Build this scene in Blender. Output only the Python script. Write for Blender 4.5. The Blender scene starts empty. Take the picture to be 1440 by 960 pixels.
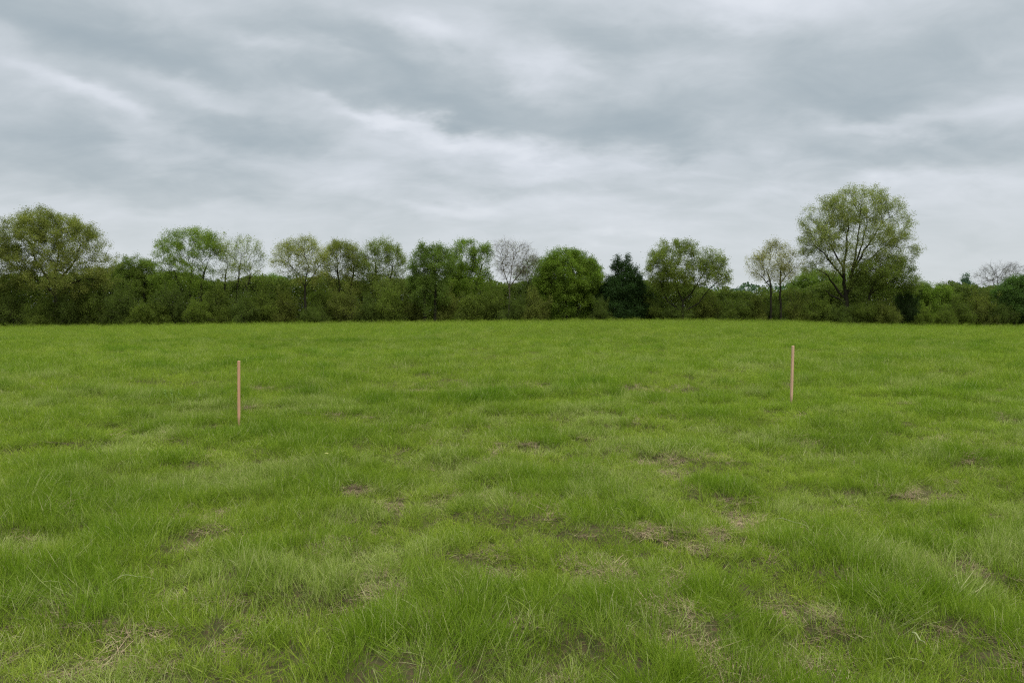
import bpy, math, random
import numpy as np
from mathutils import Vector

rng = np.random.default_rng(11)
random.seed(11)
scene = bpy.context.scene
COL = scene.collection
F = 1047.0            # focal length in photo pixels (1440 wide)
HOR = 437.0           # photo row of the true horizon
EYE = 1.6
PITCH = math.atan((480 - HOR) / F)
R = math.radians


# ------------------------------------------------------------------ helpers
def ray(px, py):
    u, v = (px - 720) / F, (480 - py) / F
    return np.array([u, math.cos(PITCH) + v * math.sin(PITCH), -math.sin(PITCH) + v * math.cos(PITCH)])


def at_depth(px, py, Y):
    d = ray(px, py)
    return np.array([0, 0, EYE]) + d * (Y / d[1])


def hash2(ix, iy, seed):
    h = (ix.astype(np.int64) * 374761393 + iy.astype(np.int64) * 668265263 + seed * 1442695041) & 0xFFFFFFFF
    h = ((h ^ (h >> 13)) * 1274126177) & 0xFFFFFFFF
    h = h ^ (h >> 16)
    return (h & 0xFFFF) / 65535.0


def noise2(x, y, seed=0):
    x = np.asarray(x, float); y = np.asarray(y, float)
    ix, iy = np.floor(x), np.floor(y)
    fx, fy = x - ix, y - iy
    fx = fx * fx * fx * (fx * (fx * 6 - 15) + 10); fy = fy * fy * fy * (fy * (fy * 6 - 15) + 10)
    a, b = hash2(ix, iy, seed), hash2(ix + 1, iy, seed)
    c, d = hash2(ix, iy + 1, seed), hash2(ix + 1, iy + 1, seed)
    return (a * (1 - fx) + b * fx) * (1 - fy) + (c * (1 - fx) + d * fx) * fy


def fbm(x, y, seed=0, octv=3):
    s, a, t = 0, 1, 0
    for k in range(octv):
        ang = 0.7 * k + 0.4
        xr, yr = x * math.cos(ang) - y * math.sin(ang), x * math.sin(ang) + y * math.cos(ang)
        s = s + a * noise2(xr * 2 ** k, yr * 2 ** k, seed + 17 * k); t += a; a *= 0.5
    return s / t


def smooth(a, b, x):
    t = np.clip((np.asarray(x, float) - a) / (b - a), 0, 1)
    return t * t * (3 - 2 * t)


KX = [-900, -300, 0, 200, 450, 620, 900, 1050, 1130, 1190, 1300, 1440, 1800, 2400]
KY = [465.5, 464.5, 463.0, 460.8, 457.2, 455.2, 453.0, 453.6, 455.4, 459.0, 460.8, 463.2, 465, 465.5]
EDGE = 104.0


def hummock(X, Y):
    return fbm(X * 1.5 + 3, Y * 1.7, 57, 3)


def ground_z(X, Y):
    X = np.asarray(X, float); Y = np.asarray(Y, float)
    px = 720 + F * X / np.maximum(Y, 1.0)
    yb = np.interp(px, KX, KY)
    zt = EYE - (yb - HOR) / F * EDGE
    s = smooth(18, EDGE, Y) * (Y > 0)
    fall = 1 - smooth(150, 400, Y)
    z = zt * s * fall
    d = np.hypot(X, Y)
    bump = (fbm(X * 0.8, Y * 0.8, 5, 2) - 0.5) * 0.09 + (fbm(X * 0.22, Y * 0.22, 9, 2) - 0.5) * 0.07
    bump = bump + 0.07 * smooth(0.42, 0.66, hummock(X, Y))
    return z + bump * (1 - smooth(25, 90, d) * 0.75)


def on_ground(px, py):
    d = ray(px, py); t = 1.0
    for _ in range(400):
        p = np.array([0, 0, EYE]) + d * t
        g = float(ground_z(p[0], p[1]))
        if p[2] - g < 0.004:
            break
        t += max(0.003, (p[2] - g) * 0.6 / max(0.02, -d[2] + 0.02))
    return float(p[0]), float(p[1]), g


def tag(o, label=None, cat=None, group=None, kind=None):
    if label: o['label'] = label
    if cat: o['category'] = cat
    if group: o['group'] = group
    if kind: o['kind'] = kind
    return o


def mesh_np(name, verts, faces, mats, attrs=None, smooth_faces=False):
    """faces: (n,k) int array with one k, or a list of such arrays."""
    if not isinstance(faces, list): faces = [faces]
    me = bpy.data.meshes.new(name)
    me.vertices.add(len(verts)); me.vertices.foreach_set('co', np.asarray(verts, np.float32).ravel())
    loops = np.concatenate([f.ravel() for f in faces]).astype(np.int32)
    tot = np.concatenate([np.full(len(f), f.shape[1]) for f in faces]).astype(np.int32)
    start = np.concatenate([[0], np.cumsum(tot)[:-1]]).astype(np.int32)
    me.loops.add(len(loops)); me.loops.foreach_set('vertex_index', loops)
    me.polygons.add(len(tot)); me.polygons.foreach_set('loop_start', start); me.polygons.foreach_set('loop_total', tot)
    me.update(calc_edges=True)
    for k, v in (attrs or {}).items():
        v = np.asarray(v, np.float32)
        if v.ndim == 1:
            a = me.attributes.new(k, 'FLOAT', 'POINT'); a.data.foreach_set('value', v)
        else:
            a = me.attributes.new(k, 'FLOAT_VECTOR', 'POINT'); a.data.foreach_set('vector', v.ravel())
    me.polygons.foreach_set('use_smooth', np.full(len(tot), smooth_faces))
    for m in (mats if isinstance(mats, (list, tuple)) else [mats]): me.materials.append(m)
    return me


def link(name, me, parent=None, loc=None, color=None):
    o = bpy.data.objects.new(name, me); COL.objects.link(o)
    if parent: o.parent = parent
    if loc is not None: o.location = loc
    if color: o.color = (*color, 1)
    return o


# ------------------------------------------------------------------ materials
class NT:
    def __init__(self, tree): self.t = tree; tree.nodes.clear()
    def n(self, typ, **kw):
        nd = self.t.nodes.new(typ)
        for k, v in kw.items(): setattr(nd, k, v)
        return nd
    def l(self, a, b): self.t.links.new(a, b)
    def inp(self, sock, v):
        if hasattr(v, 'is_linked'): self.l(v, sock)
        else: sock.default_value = v
    def m(self, op, a, b=0.0, c=0.0):
        nd = self.n('ShaderNodeMath', operation=op)
        self.inp(nd.inputs[0], a); self.inp(nd.inputs[1], b); self.inp(nd.inputs[2], c)
        return nd.outputs[0]
    def mix(self, f, a, b, typ='RGBA', blend='MIX'):
        nd = self.n('ShaderNodeMix', data_type=typ)
        if typ == 'RGBA': nd.blend_type = blend
        i = {'RGBA': (0, 6, 7, 2), 'FLOAT': (0, 2, 3, 0)}[typ]
        self.inp(nd.inputs[i[0]], f); self.inp(nd.inputs[i[1]], a); self.inp(nd.inputs[i[2]], b)
        return nd.outputs[i[3]]
    def rng(self, v, a, b, c, d):
        nd = self.n('ShaderNodeMapRange'); self.inp(nd.inputs[0], v)
        for k, x in enumerate((a, b, c, d)): nd.inputs[k + 1].default_value = x
        return nd.outputs[0]
    def attr(self, name, typ='GEOMETRY'):
        return self.n('ShaderNodeAttribute', attribute_name=name, attribute_type=typ)


def newmat(name):
    m = bpy.data.materials.new(name); m.use_nodes = True
    return m, NT(m.node_tree)


def leafy(nt, colour, trans=0.3, rough=0.6, spec=0.25):
    b = nt.n('ShaderNodeBsdfPrincipled'); b.inputs['Roughness'].default_value = rough
    b.inputs['Specular IOR Level'].default_value = spec
    nt.l(colour, b.inputs['Base Color'])
    tr = nt.n('ShaderNodeBsdfTranslucent')
    tc = nt.mix(1.0, colour, (0.98, 1.22, 0.5, 1), blend='MULTIPLY'); nt.l(tc, tr.inputs[0])
    mx = nt.n('ShaderNodeMixShader'); mx.inputs[0].default_value = trans
    nt.l(b.outputs[0], mx.inputs[1]); nt.l(tr.outputs[0], mx.inputs[2])
    out = nt.n('ShaderNodeOutputMaterial'); nt.l(mx.outputs[0], out.inputs[0])


# grass: per-clump tint + dryness come from the scattered points, per-blade variation from the blade mesh
mGrass, nt = newmat('grass_blades')
tint = nt.attr('tint', 'INSTANCER').outputs['Color']
dry = nt.attr('dry', 'INSTANCER').outputs['Fac']
rnd = nt.attr('rnd').outputs['Fac']; tt = nt.attr('along').outputs['Fac']
var = nt.mix(nt.m('POWER', rnd, 1.6), (0.70, 0.76, 0.60, 1), (1.55, 1.38, 1.9, 1))
c = nt.mix(1.0, tint, var, blend='MULTIPLY')
c = nt.mix(nt.m('MULTIPLY', nt.m('POWER', nt.m('SUBTRACT', 1.0, tt), 3.0), 0.30), c, (0.22, 0.27, 0.07, 1))  # pale sheaths at the foot
wn = nt.m('FRACT', nt.m('MULTIPLY', rnd, 37.31))
isdry = nt.m('LESS_THAN', wn, dry)
straw = nt.mix(nt.m('FRACT', nt.m('MULTIPLY', rnd, 91.7)), (0.34, 0.38, 0.13, 1), (0.50, 0.46, 0.24, 1))
c = nt.mix(nt.m('MULTIPLY', isdry, 0.85), c, straw)
leafy(nt, c, 0.40, 0.55, 0.12)

# thatch: dead, flattened blades
mThatch, nt = newmat('dead_thatch')
rnd = nt.attr('rnd').outputs['Fac']
c = nt.mix(rnd, (0.13, 0.085, 0.05, 1), (0.45, 0.345, 0.20, 1))
leafy(nt, c, 0.1, 0.8, 0.1)

# soil
mSoil, nt = newmat('meadow_soil')
tc = nt.n('ShaderNodeTexCoord').outputs['Object']
n1 = nt.n('ShaderNodeTexNoise'); n1.inputs['Scale'].default_value = 1.3; n1.inputs['Detail'].default_value = 8; nt.l(tc, n1.inputs[0])
n2 = nt.n('ShaderNodeTexNoise'); n2.inputs['Scale'].default_value = 40; n2.inputs['Detail'].default_value = 6; nt.l(tc, n2.inputs[0])
c = nt.mix(nt.rng(n1.outputs[0], 0.35, 0.65, 0, 1), (0.045, 0.055, 0.016, 1), (0.062, 0.060, 0.026, 1))
c = nt.mix(nt.rng(n2.outputs[0], 0.4, 0.7, 0, 0.8), c, (0.10, 0.065, 0.040, 1))
b = nt.n('ShaderNodeBsdfPrincipled'); b.inputs['Roughness'].default_value = 1.0; b.inputs['Specular IOR Level'].default_value = 0.0; nt.l(c, b.inputs[0])
bp = nt.n('ShaderNodeBump'); bp.inputs['Strength'].default_value = 0.6; bp.inputs['Distance'].default_value = 0.03
nt.l(n2.outputs[0], bp.inputs['Height']); nt.l(bp.outputs[0], b.inputs['Normal'])
o_ = nt.n('ShaderNodeOutputMaterial'); nt.l(b.outputs[0], o_.inputs[0])

# tree leaves: hue from the object colour, variation per leaf
mLeaf, nt = newmat('tree_leaves')
oc = nt.n('ShaderNodeObjectInfo').outputs['Color']
rnd = nt.attr('rnd').outputs['Fac']
c = nt.mix(1.0, oc, nt.mix(rnd, (0.62, 0.70, 0.66, 1), (1.88, 1.86, 1.55, 1)), blend='MULTIPLY')
leafy(nt, c, 0.42, 0.6, 0.10)

mBark, nt = newmat('tree_bark')
tc = nt.n('ShaderNodeTexCoord').outputs['Object']
n1 = nt.n('ShaderNodeTexNoise'); n1.inputs['Scale'].default_value = 3; n1.inputs['Detail'].default_value = 8; nt.l(tc, n1.inputs[0])
oc = nt.n('ShaderNodeObjectInfo').outputs['Color']
c = nt.mix(1.0, oc, nt.mix(nt.rng(n1.outputs[0], 0.3, 0.7, 0, 1), (0.7, 0.7, 0.7, 1), (1.35, 1.3, 1.2, 1)), blend='MULTIPLY')
b = nt.n('ShaderNodeBsdfPrincipled'); b.inputs['Roughness'].default_value = 1; b.inputs['Specular IOR Level'].default_value = 0; nt.l(c, b.inputs[0])
o_ = nt.n('ShaderNodeOutputMaterial'); nt.l(b.outputs[0], o_.inputs[0])

# sawn softwood of the stakes
mWood, nt = newmat('sawn_wood')
tc = nt.n('ShaderNodeTexCoord').outputs['Object']
mp = nt.n('ShaderNodeMapping'); mp.inputs['Scale'].default_value = (60, 60, 3); nt.l(tc, mp.inputs[0])
n1 = nt.n('ShaderNodeTexNoise'); n1.inputs['Scale'].default_value = 1; n1.inputs['Detail'].default_value = 5; nt.l(mp.outputs[0], n1.inputs[0])
oc = nt.n('ShaderNodeObjectInfo').outputs['Color']
c = nt.mix(1.0, oc, nt.mix(n1.outputs[0], (0.60, 0.52, 0.45, 1), (1.4, 1.38, 1.35, 1)), blend='MULTIPLY')
sx = nt.n('ShaderNodeSeparateXYZ'); nt.l(tc, sx.inputs[0])
c = nt.mix(nt.rng(sx.outputs[2], 0.22, 0.08, 0, 0.55), c, (0.16, 0.15, 0.06, 1))      # darker, olive-brown lower end
b = nt.n('ShaderNodeBsdfPrincipled'); b.inputs['Roughness'].default_value = 0.9; b.inputs['Specular IOR Level'].default_value = 0.1; nt.l(c, b.inputs[0])
o_ = nt.n('ShaderNodeOutputMaterial'); nt.l(b.outputs[0], o_.inputs[0])


def plain(name, col, rough=0.7, trans=0.15):
    m, nt = newmat(name)
    n = nt.n('ShaderNodeTexNoise'); n.inputs['Scale'].default_value = 50
    c = nt.mix(n.outputs[0], tuple(x * 0.8 for x in col) + (1,), tuple(x * 1.2 for x in col) + (1,))
    leafy(nt, c, trans, rough, 0.2)
    return m


mPale = plain('pale_seed_stalk', (0.26, 0.36, 0.10))
mStraw = plain('straw_stalk', (0.36, 0.38, 0.17))
mYellow = plain('yellow_leaf', (0.44, 0.42, 0.14))

# ------------------------------------------------------------------ camera
cam = bpy.data.cameras.new('camera'); co = bpy.data.objects.new('camera', cam); COL.objects.link(co)
cam.sensor_width = 36; cam.sensor_fit = 'HORIZONTAL'; cam.lens = 36 * F / 1440; cam.clip_end = 8000; cam.clip_start = 0.05
co.location = (0, 0, EYE); co.rotation_euler = (math.pi / 2 - PITCH, 0, 0)
scene.camera = co

# ------------------------------------------------------------------ sky and sun
w = bpy.data.worlds.new('World'); scene.world = w; w.use_nodes = True
nt = NT(w.node_tree)
SUN_EL, SUN_AZ = R(58), R(150)          # azimuth clockwise from +Y: behind the camera, to its right
sky = nt.n('ShaderNodeTexSky', sky_type='NISHITA', sun_disc=False)
sky.sun_elevation = SUN_EL; sky.sun_rotation = SUN_AZ
g = nt.n('ShaderNodeTexCoord').outputs['Generated']
s = nt.n('ShaderNodeSeparateXYZ'); nt.l(g, s.inputs[0]); dx, dy, dz = s.outputs
# cloud deck: directions projected on a layer overhead
den = nt.m('ADD', nt.m('MAXIMUM', dz, 0.0), 0.30)
cx_, cy_ = nt.m('DIVIDE', dx, den), nt.m('DIVIDE', dy, den)
cb = nt.n('ShaderNodeCombineXYZ'); nt.l(cx_, cb.inputs[0]); nt.l(cy_, cb.inputs[1])


def cnoise(scale, rot, sx_, sy_, detail, dist, off, rough=0.5):
    mp = nt.n('ShaderNodeMapping'); nt.l(cb.outputs[0], mp.inputs[0])
    mp.inputs['Location'].default_value = off; mp.inputs['Rotation'].default_value = (0, 0, rot); mp.inputs['Scale'].default_value = (sx_, sy_, 1)
    n = nt.n('ShaderNodeTexNoise'); nt.l(mp.outputs[0], n.inputs[0])
    n.inputs['Scale'].default_value = scale; n.inputs['Detail'].default_value = detail
    n.inputs['Distortion'].default_value = dist; n.inputs['Roughness'].default_value = rough
    return n.outputs


az = nt.m('ARCTAN2', dx, dy); el = nt.m('ARCSINE', nt.m('MINIMUM', nt.m('MAXIMUM', dz, -1), 1))
wn = cnoise(2.6, 0.2, 1, 1.2, 5, 0.0, (3, 1, 0), 0.55)
ws = nt.n('ShaderNodeSeparateColor'); nt.l(wn[1], ws.inputs[0])
azw = nt.m('ADD', az, nt.m('MULTIPLY', nt.m('SUBTRACT', ws.outputs[0], 0.5), 0.30))
elw = nt.m('ADD', el, nt.m('MULTIPLY', nt.m('SUBTRACT', ws.outputs[1], 0.5), 0.13))
total = None
# broad banks (negative) and thin bright gaps (positive): photo px, px, radius, radius, slope in degrees, amount
BANKS = [(90, 50, 210, 42, 14, -.75), (300, 105, 130, 34, 14, -.55), (345, 192, 120, 22, 12, -.60), (560, 110, 170, 48, 16, -.60),
         (640, 165, 110, 30, 12, -.45), (420, 40, 130, 35, 10, -.30), (930, 160, 190, 40, 3, -.5), (890, 185, 90, 22, 5, -.45),
         (1250, 215, 160, 22, 0, -.75), (1290, 105, 170, 42, 8, -.65), (860, 45, 170, 24, 5, -.55), (60, 215, 170, 34, 8, -.45),
         (320, 262, 190, 20, 7, -.40), (670, 255, 130, 13, 3, -.35), (1420, 20, 120, 40, 0, -.30), (950, 258, 110, 12, 0, -.12),
         (30, 78, 90, 13, 12, .12), (125, 155, 60, 13, 6, .35), (45, 125, 60, 12, 12, .4), (265, 128, 90, 17, 8, .75), (375, 135, 60, 16, 8, .35),
         (430, 78, 60, 12, 12, .45), (565, 45, 60, 17, 8, .75), (680, 50, 60, 20, 20, .4), (770, 90, 45, 34, 25, .55), (1030, 12, 70, 22, 0, .65),
         (600, 190, 110, 12, 10, .70), (760, 215, 150, 20, 6, .45), (1220, 160, 60, 10, 10, .55), (1400, 140, 60, 18, 0, .45),
         (500, 165, 70, 9, 20, .35), (640, 292, 220, 12, 0, .40), (840, 335, 130, 10, 2, .35), (1320, 262, 170, 10, 0, .30), (1080, 225, 90, 10, 4, .2),
         (120, 290, 120, 9, 3, .15)]
for (px, py, rx, ry, sl, am) in BANKS:
    d = ray(px, py); d = d / np.linalg.norm(d)
    a0, e0 = math.atan2(d[0], d[1]), math.asin(d[2])
    ca, sa = math.cos(R(sl)), math.sin(R(sl))
    u = nt.m('SUBTRACT', azw, a0); v = nt.m('SUBTRACT', elw, e0)
    # rotated so a positive slope falls to the east
    p = nt.m('MULTIPLY_ADD', u, ca * F / rx, nt.m('MULTIPLY', v, -sa * F / rx))
    q = nt.m('MULTIPLY_ADD', u, sa * F / ry, nt.m('MULTIPLY', v, ca * F / ry))
    r2 = nt.m('MULTIPLY_ADD', p, p, nt.m('MULTIPLY', q, q))
    gs = nt.m('MULTIPLY', nt.m('EXPONENT', nt.m('MULTIPLY', r2, -0.75)), am)
    total = gs if total is None else nt.m('ADD', total, gs)
na = cnoise(2.5, -0.2, 0.95, 1.2, 9, 0.5, (0.3, 2.2, 0), 0.50)[0]
nb = cnoise(6.5, -0.15, 0.9, 1.25, 8, 0.6, (5.3, 1.2, 0), 0.56)[0]
val = nt.m('ADD', 0.62, nt.m('MULTIPLY', total, 0.52))
val = nt.m('ADD', val, nt.m('MULTIPLY', nt.m('SUBTRACT', na, 0.5), 0.75))
val = nt.m('ADD', val, nt.m('MULTIPLY', nt.m('SUBTRACT', nb, 0.5), 0.48))
ramp = nt.n('ShaderNodeValToRGB'); nt.l(val, ramp.inputs[0])
els = ramp.color_ramp.elements; ramp.color_ramp.interpolation = 'B_SPLINE'
els[0].position = 0.0; els[0].color = (0.355, 0.425, 0.475, 1)
els[1].position = 1.0; els[1].color = (0.78, 0.82, 0.88, 1)
for ps, cc in ((0.3, (0.447, 0.51, 0.552)), (0.55, (0.567, 0.62, 0.665)), (0.8, (0.68, 0.725, 0.79))):
    e = els.new(ps); e.color = (*cc, 1)
low = nt.rng(el, 0.02, 0.19, 0.75, 0.0)       # paler, greyer deck towards the horizon
cloud = nt.mix(low, ramp.outputs[0], (0.65, 0.69, 0.695, 1))
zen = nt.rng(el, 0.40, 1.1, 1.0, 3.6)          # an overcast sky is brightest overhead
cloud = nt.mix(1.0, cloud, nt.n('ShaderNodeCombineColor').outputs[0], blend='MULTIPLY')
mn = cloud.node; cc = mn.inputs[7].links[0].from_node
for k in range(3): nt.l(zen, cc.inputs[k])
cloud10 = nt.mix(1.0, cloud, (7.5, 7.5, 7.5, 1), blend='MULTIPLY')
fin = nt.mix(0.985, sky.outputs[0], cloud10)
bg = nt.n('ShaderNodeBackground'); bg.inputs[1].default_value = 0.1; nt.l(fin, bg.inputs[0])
wo = nt.n('ShaderNodeOutputWorld'); nt.l(bg.outputs[0], wo.inputs[0])
w.cycles.sampling_method = 'MANUAL'; w.cycles.sample_map_resolution = 512

sl = bpy.data.lights.new('sun', 'SUN'); sl.energy = 1.5; sl.angle = R(30); sl.color = (1, 0.97, 0.92)
so = bpy.data.objects.new('sun', sl); COL.objects.link(so)
sd = Vector((math.sin(SUN_AZ) * math.cos(SUN_EL), math.cos(SUN_AZ) * math.cos(SUN_EL), math.sin(SUN_EL)))
so.rotation_euler = sd.to_track_quat('Z', 'Y').to_euler(); so.location = (0, 0, 50)

# ------------------------------------------------------------------ ground
NA, NR = 720, 520
rad = np.concatenate([[0.0], 0.4 * (4000 / 0.4) ** (np.linspace(0, 1, NR))])
ang = np.linspace(0, 2 * math.pi, NA, endpoint=False)
gx = (rad[:, None] * np.sin(ang)[None]).ravel(); gy = (rad[:, None] * np.cos(ang)[None]).ravel()
gz = ground_z(gx, gy)
i, j = np.meshgrid(np.arange(NR), np.arange(NA), indexing='ij'); j2 = (j + 1) % NA
qf = np.stack([i * NA + j, (i + 1) * NA + j, (i + 1) * NA + j2, i * NA + j2], -1).reshape(-1, 4)[:, ::-1]
ground = link('ground', mesh_np('ground', np.stack([gx, gy, gz], 1), qf, mSoil, smooth_faces=True))
tag(ground, 'gently rising meadow ground under the grass', 'ground', kind='structure')

# ------------------------------------------------------------------ grass
def blades(n, radius, h, wd, seg, spread=0.35, flat=False, droop=0.5, seed=0):
    r = np.random.default_rng(seed)
    a = r.random(n) * 6.283; q = np.sqrt(r.random(n)) * radius
    bx, by = np.cos(a) * q, np.sin(a) * q
    H = h * np.clip(r.normal(0.85, 0.28, n), 0.3, 1.7)
    la = a + r.normal(0, 1.0, n); lean = np.abs(r.normal(spread, 0.25, n))
    if flat: lean = r.uniform(1.1, 1.45, n); la = r.random(n) * 6.283
    cur = np.abs(r.normal(droop, 0.45, n))
    tw = r.random(n) * 6.283
    W = wd * r.uniform(0.6, 1.3, n)
    V = np.zeros((n, seg * 2 + 1, 3)); T = np.zeros((n, seg * 2 + 1))
    pos = np.stack([bx, by, np.full(n, -0.01 if not flat else 0.004)], 1); th = lean.copy()
    sidea = np.where(r.random(n) < 0.6, la + math.pi / 2, tw)
    for k in range(seg + 1):
        t = k / seg
        ww = W * (1 - t ** 1.6) * 0.5 * (0.75 + 0.6 * t)
        side = np.stack([np.cos(sidea), np.sin(sidea), np.zeros(n)], 1) * ww[:, None]
        if k < seg:
            V[:, 2 * k] = pos - side; V[:, 2 * k + 1] = pos + side; T[:, 2 * k] = T[:, 2 * k + 1] = t
        else:
            V[:, 2 * k] = pos; T[:, 2 * k] = 1
        st = (H / seg)[:, None]
        pos = pos + st * np.stack([np.sin(th) * np.cos(la), np.sin(th) * np.sin(la), np.cos(th) * (0.25 if flat else 1)], 1)
        th = np.minimum(th + cur / seg * (0.6 + 1.2 * t), 2.2 if not flat else 1.57)
    base = np.arange(n)[:, None] * (seg * 2 + 1)
    quads = np.concatenate([base + np.array([2 * k, 2 * k + 1, 2 * k + 3, 2 * k + 2])[None] for k in range(seg - 1)]) if seg > 1 else np.zeros((0, 4), int)
    tris = base + np.array([2 * seg - 2, 2 * seg - 1, 2 * seg])[None]
    rn = np.repeat(r.random(n), seg * 2 + 1)
    fs = [f for f in (quads, tris) if len(f)]
    return V.reshape(-1, 3), fs, {'along': T.ravel(), 'rnd': rn}


tufts = bpy.data.collections.new('grass_tufts')
fam = {}
def family(name, count, mat, **kw):
    ids = []
    for k in range(count):
        v, f, at = blades(seed=len(tufts.objects) * 7 + 3, **kw)
        nm = 't%03d_%s' % (len(tufts.objects), name)
        o = bpy.data.objects.new(nm, mesh_np(nm, v, f, mat, at)); tufts.objects.link(o); ids.append(len(tufts.objects) - 1)
    fam[name] = ids
family('near', 8, mGrass, n=62, radius=0.080, h=0.100, wd=0.0030, seg=5, spread=0.36, droop=1.0)
family('mid', 6, mGrass, n=110, radius=0.20, h=0.115, wd=0.0046, seg=3, spread=0.32, droop=0.7)
family('far', 5, mGrass, n=270, radius=0.55, h=0.115, wd=0.0075, seg=2, spread=0.35, droop=0.5)
family('thatch', 5, mThatch, n=90, radius=0.10, h=0.085, wd=0.0023, seg=4, flat=True, droop=0.1)
family('stray', 6, mGrass, n=4, radius=0.05, h=0.155, wd=0.0042, seg=8, spread=0.45, droop=1.9)

# worn places seen in the photo (px, px, half-width px, half-depth px, strength)
BARE = [(500, 692, 26, 9, .8), (547, 716, 20, 8, .6), (272, 770, 24, 11, .8), (548, 826, 24, 16, .85), (690, 822, 30, 12, .7), (742, 885, 16, 20, .6),
        (790, 942, 34, 16, .9), (872, 808, 34, 10, .7), (940, 818, 30, 10, .7), (962, 897, 46, 20, 1), (885, 885, 30, 14, .6), (1105, 868, 24, 18, 1),
        (1162, 873, 22, 12, .95), (1050, 746, 24, 12, .8), (1298, 700, 36, 9, .7), (1310, 756, 20, 7, .7), (1340, 790, 26, 9, .6), (1246, 822, 18, 10, .85),
        (192, 896, 26, 12, .8), (318, 905, 18, 20, .8), (345, 872, 30, 8, .6), (135, 942, 55, 16, .55), (75, 858, 40, 16, .4), (938, 656, 24, 26, .45), (745, 640, 34, 7, .45),
        (1140, 945, 30, 14, .7), (575, 925, 26, 14, .5), (280, 835, 26, 10, .45), (900, 752, 30, 8, .45), (985, 750, 30, 12, .5), (1180, 722, 40, 8, .4),
        (1300, 900, 60, 16, .35), (600, 950, 30, 14, .5), (40, 915, 40, 20, .3), (700, 700, 26, 6, .3), (575, 605, 30, 5, .3), (1395, 640, 50, 12, .25)]
TALL = [(820, 690, 60, 20, .9), (1010, 820, 50, 26, .9), (668, 868, 44, 36, 1.), (490, 862, 40, 26, .9), (160, 770, 60, 40, .6), (370, 780, 70, 30, .7),
        (1010, 600, 50, 12, .7), (340, 680, 50, 14, .6), (880, 850, 70, 30, .8), (1040, 890, 50, 40, .7), (1290, 730, 60, 20, .6), (1300, 850, 80, 30, .6),
        (560, 930, 60, 30, .9), (1230, 960, 60, 30, .6), (930, 800, 80, 24, .6), (380, 900, 60, 36, .7), (500, 735, 50, 16, .5), (1010, 700, 50, 20, .5)]
def spots(lst):
    out = []
    for (px, py, rx, ry, st) in lst:
        x, y, _ = on_ground(px, py)
        y2 = on_ground(px, py - ry)[1]; y1 = on_ground(px, py + ry)[1]
        out.append((x, y, rx / F * y, (y2 - y1) / 2, st))
    return out
bare_s, tall_s = spots(BARE), spots(TALL)


def field(X, Y, lst):
    v = np.zeros(len(X))
    wx = (fbm(X * 5, Y * 5, 31, 2) - 0.5) * 1.3; wy = (fbm(X * 5, Y * 5, 37, 2) - 0.5) * 1.3
    for (x, y, rx, ry, st) in lst:
        m = np.where((np.abs(X - x) < rx * 2.4) & (np.abs(Y - y) < ry * 2.4))[0]
        if len(m) == 0: continue
        d = ((X[m] - x) / rx + wx[m]) ** 2 + ((Y[m] - y) / ry + wy[m]) ** 2
        v[m] = np.maximum(v[m], st * np.exp(-d * 0.8))
    return v


def scatter(r0, r1, dens, half=0.80):
    """points per square metre in a wedge wider than the frame"""
    n = int(dens * half * (r1 * r1 - r0 * r0) * 1.0)
    y = np.sqrt(rng.random(n) * (r1 * r1 - r0 * r0) + r0 * r0)
    x = (rng.random(n) * 2 - 1) * (y * half + 1.2)
    return x, y


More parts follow.
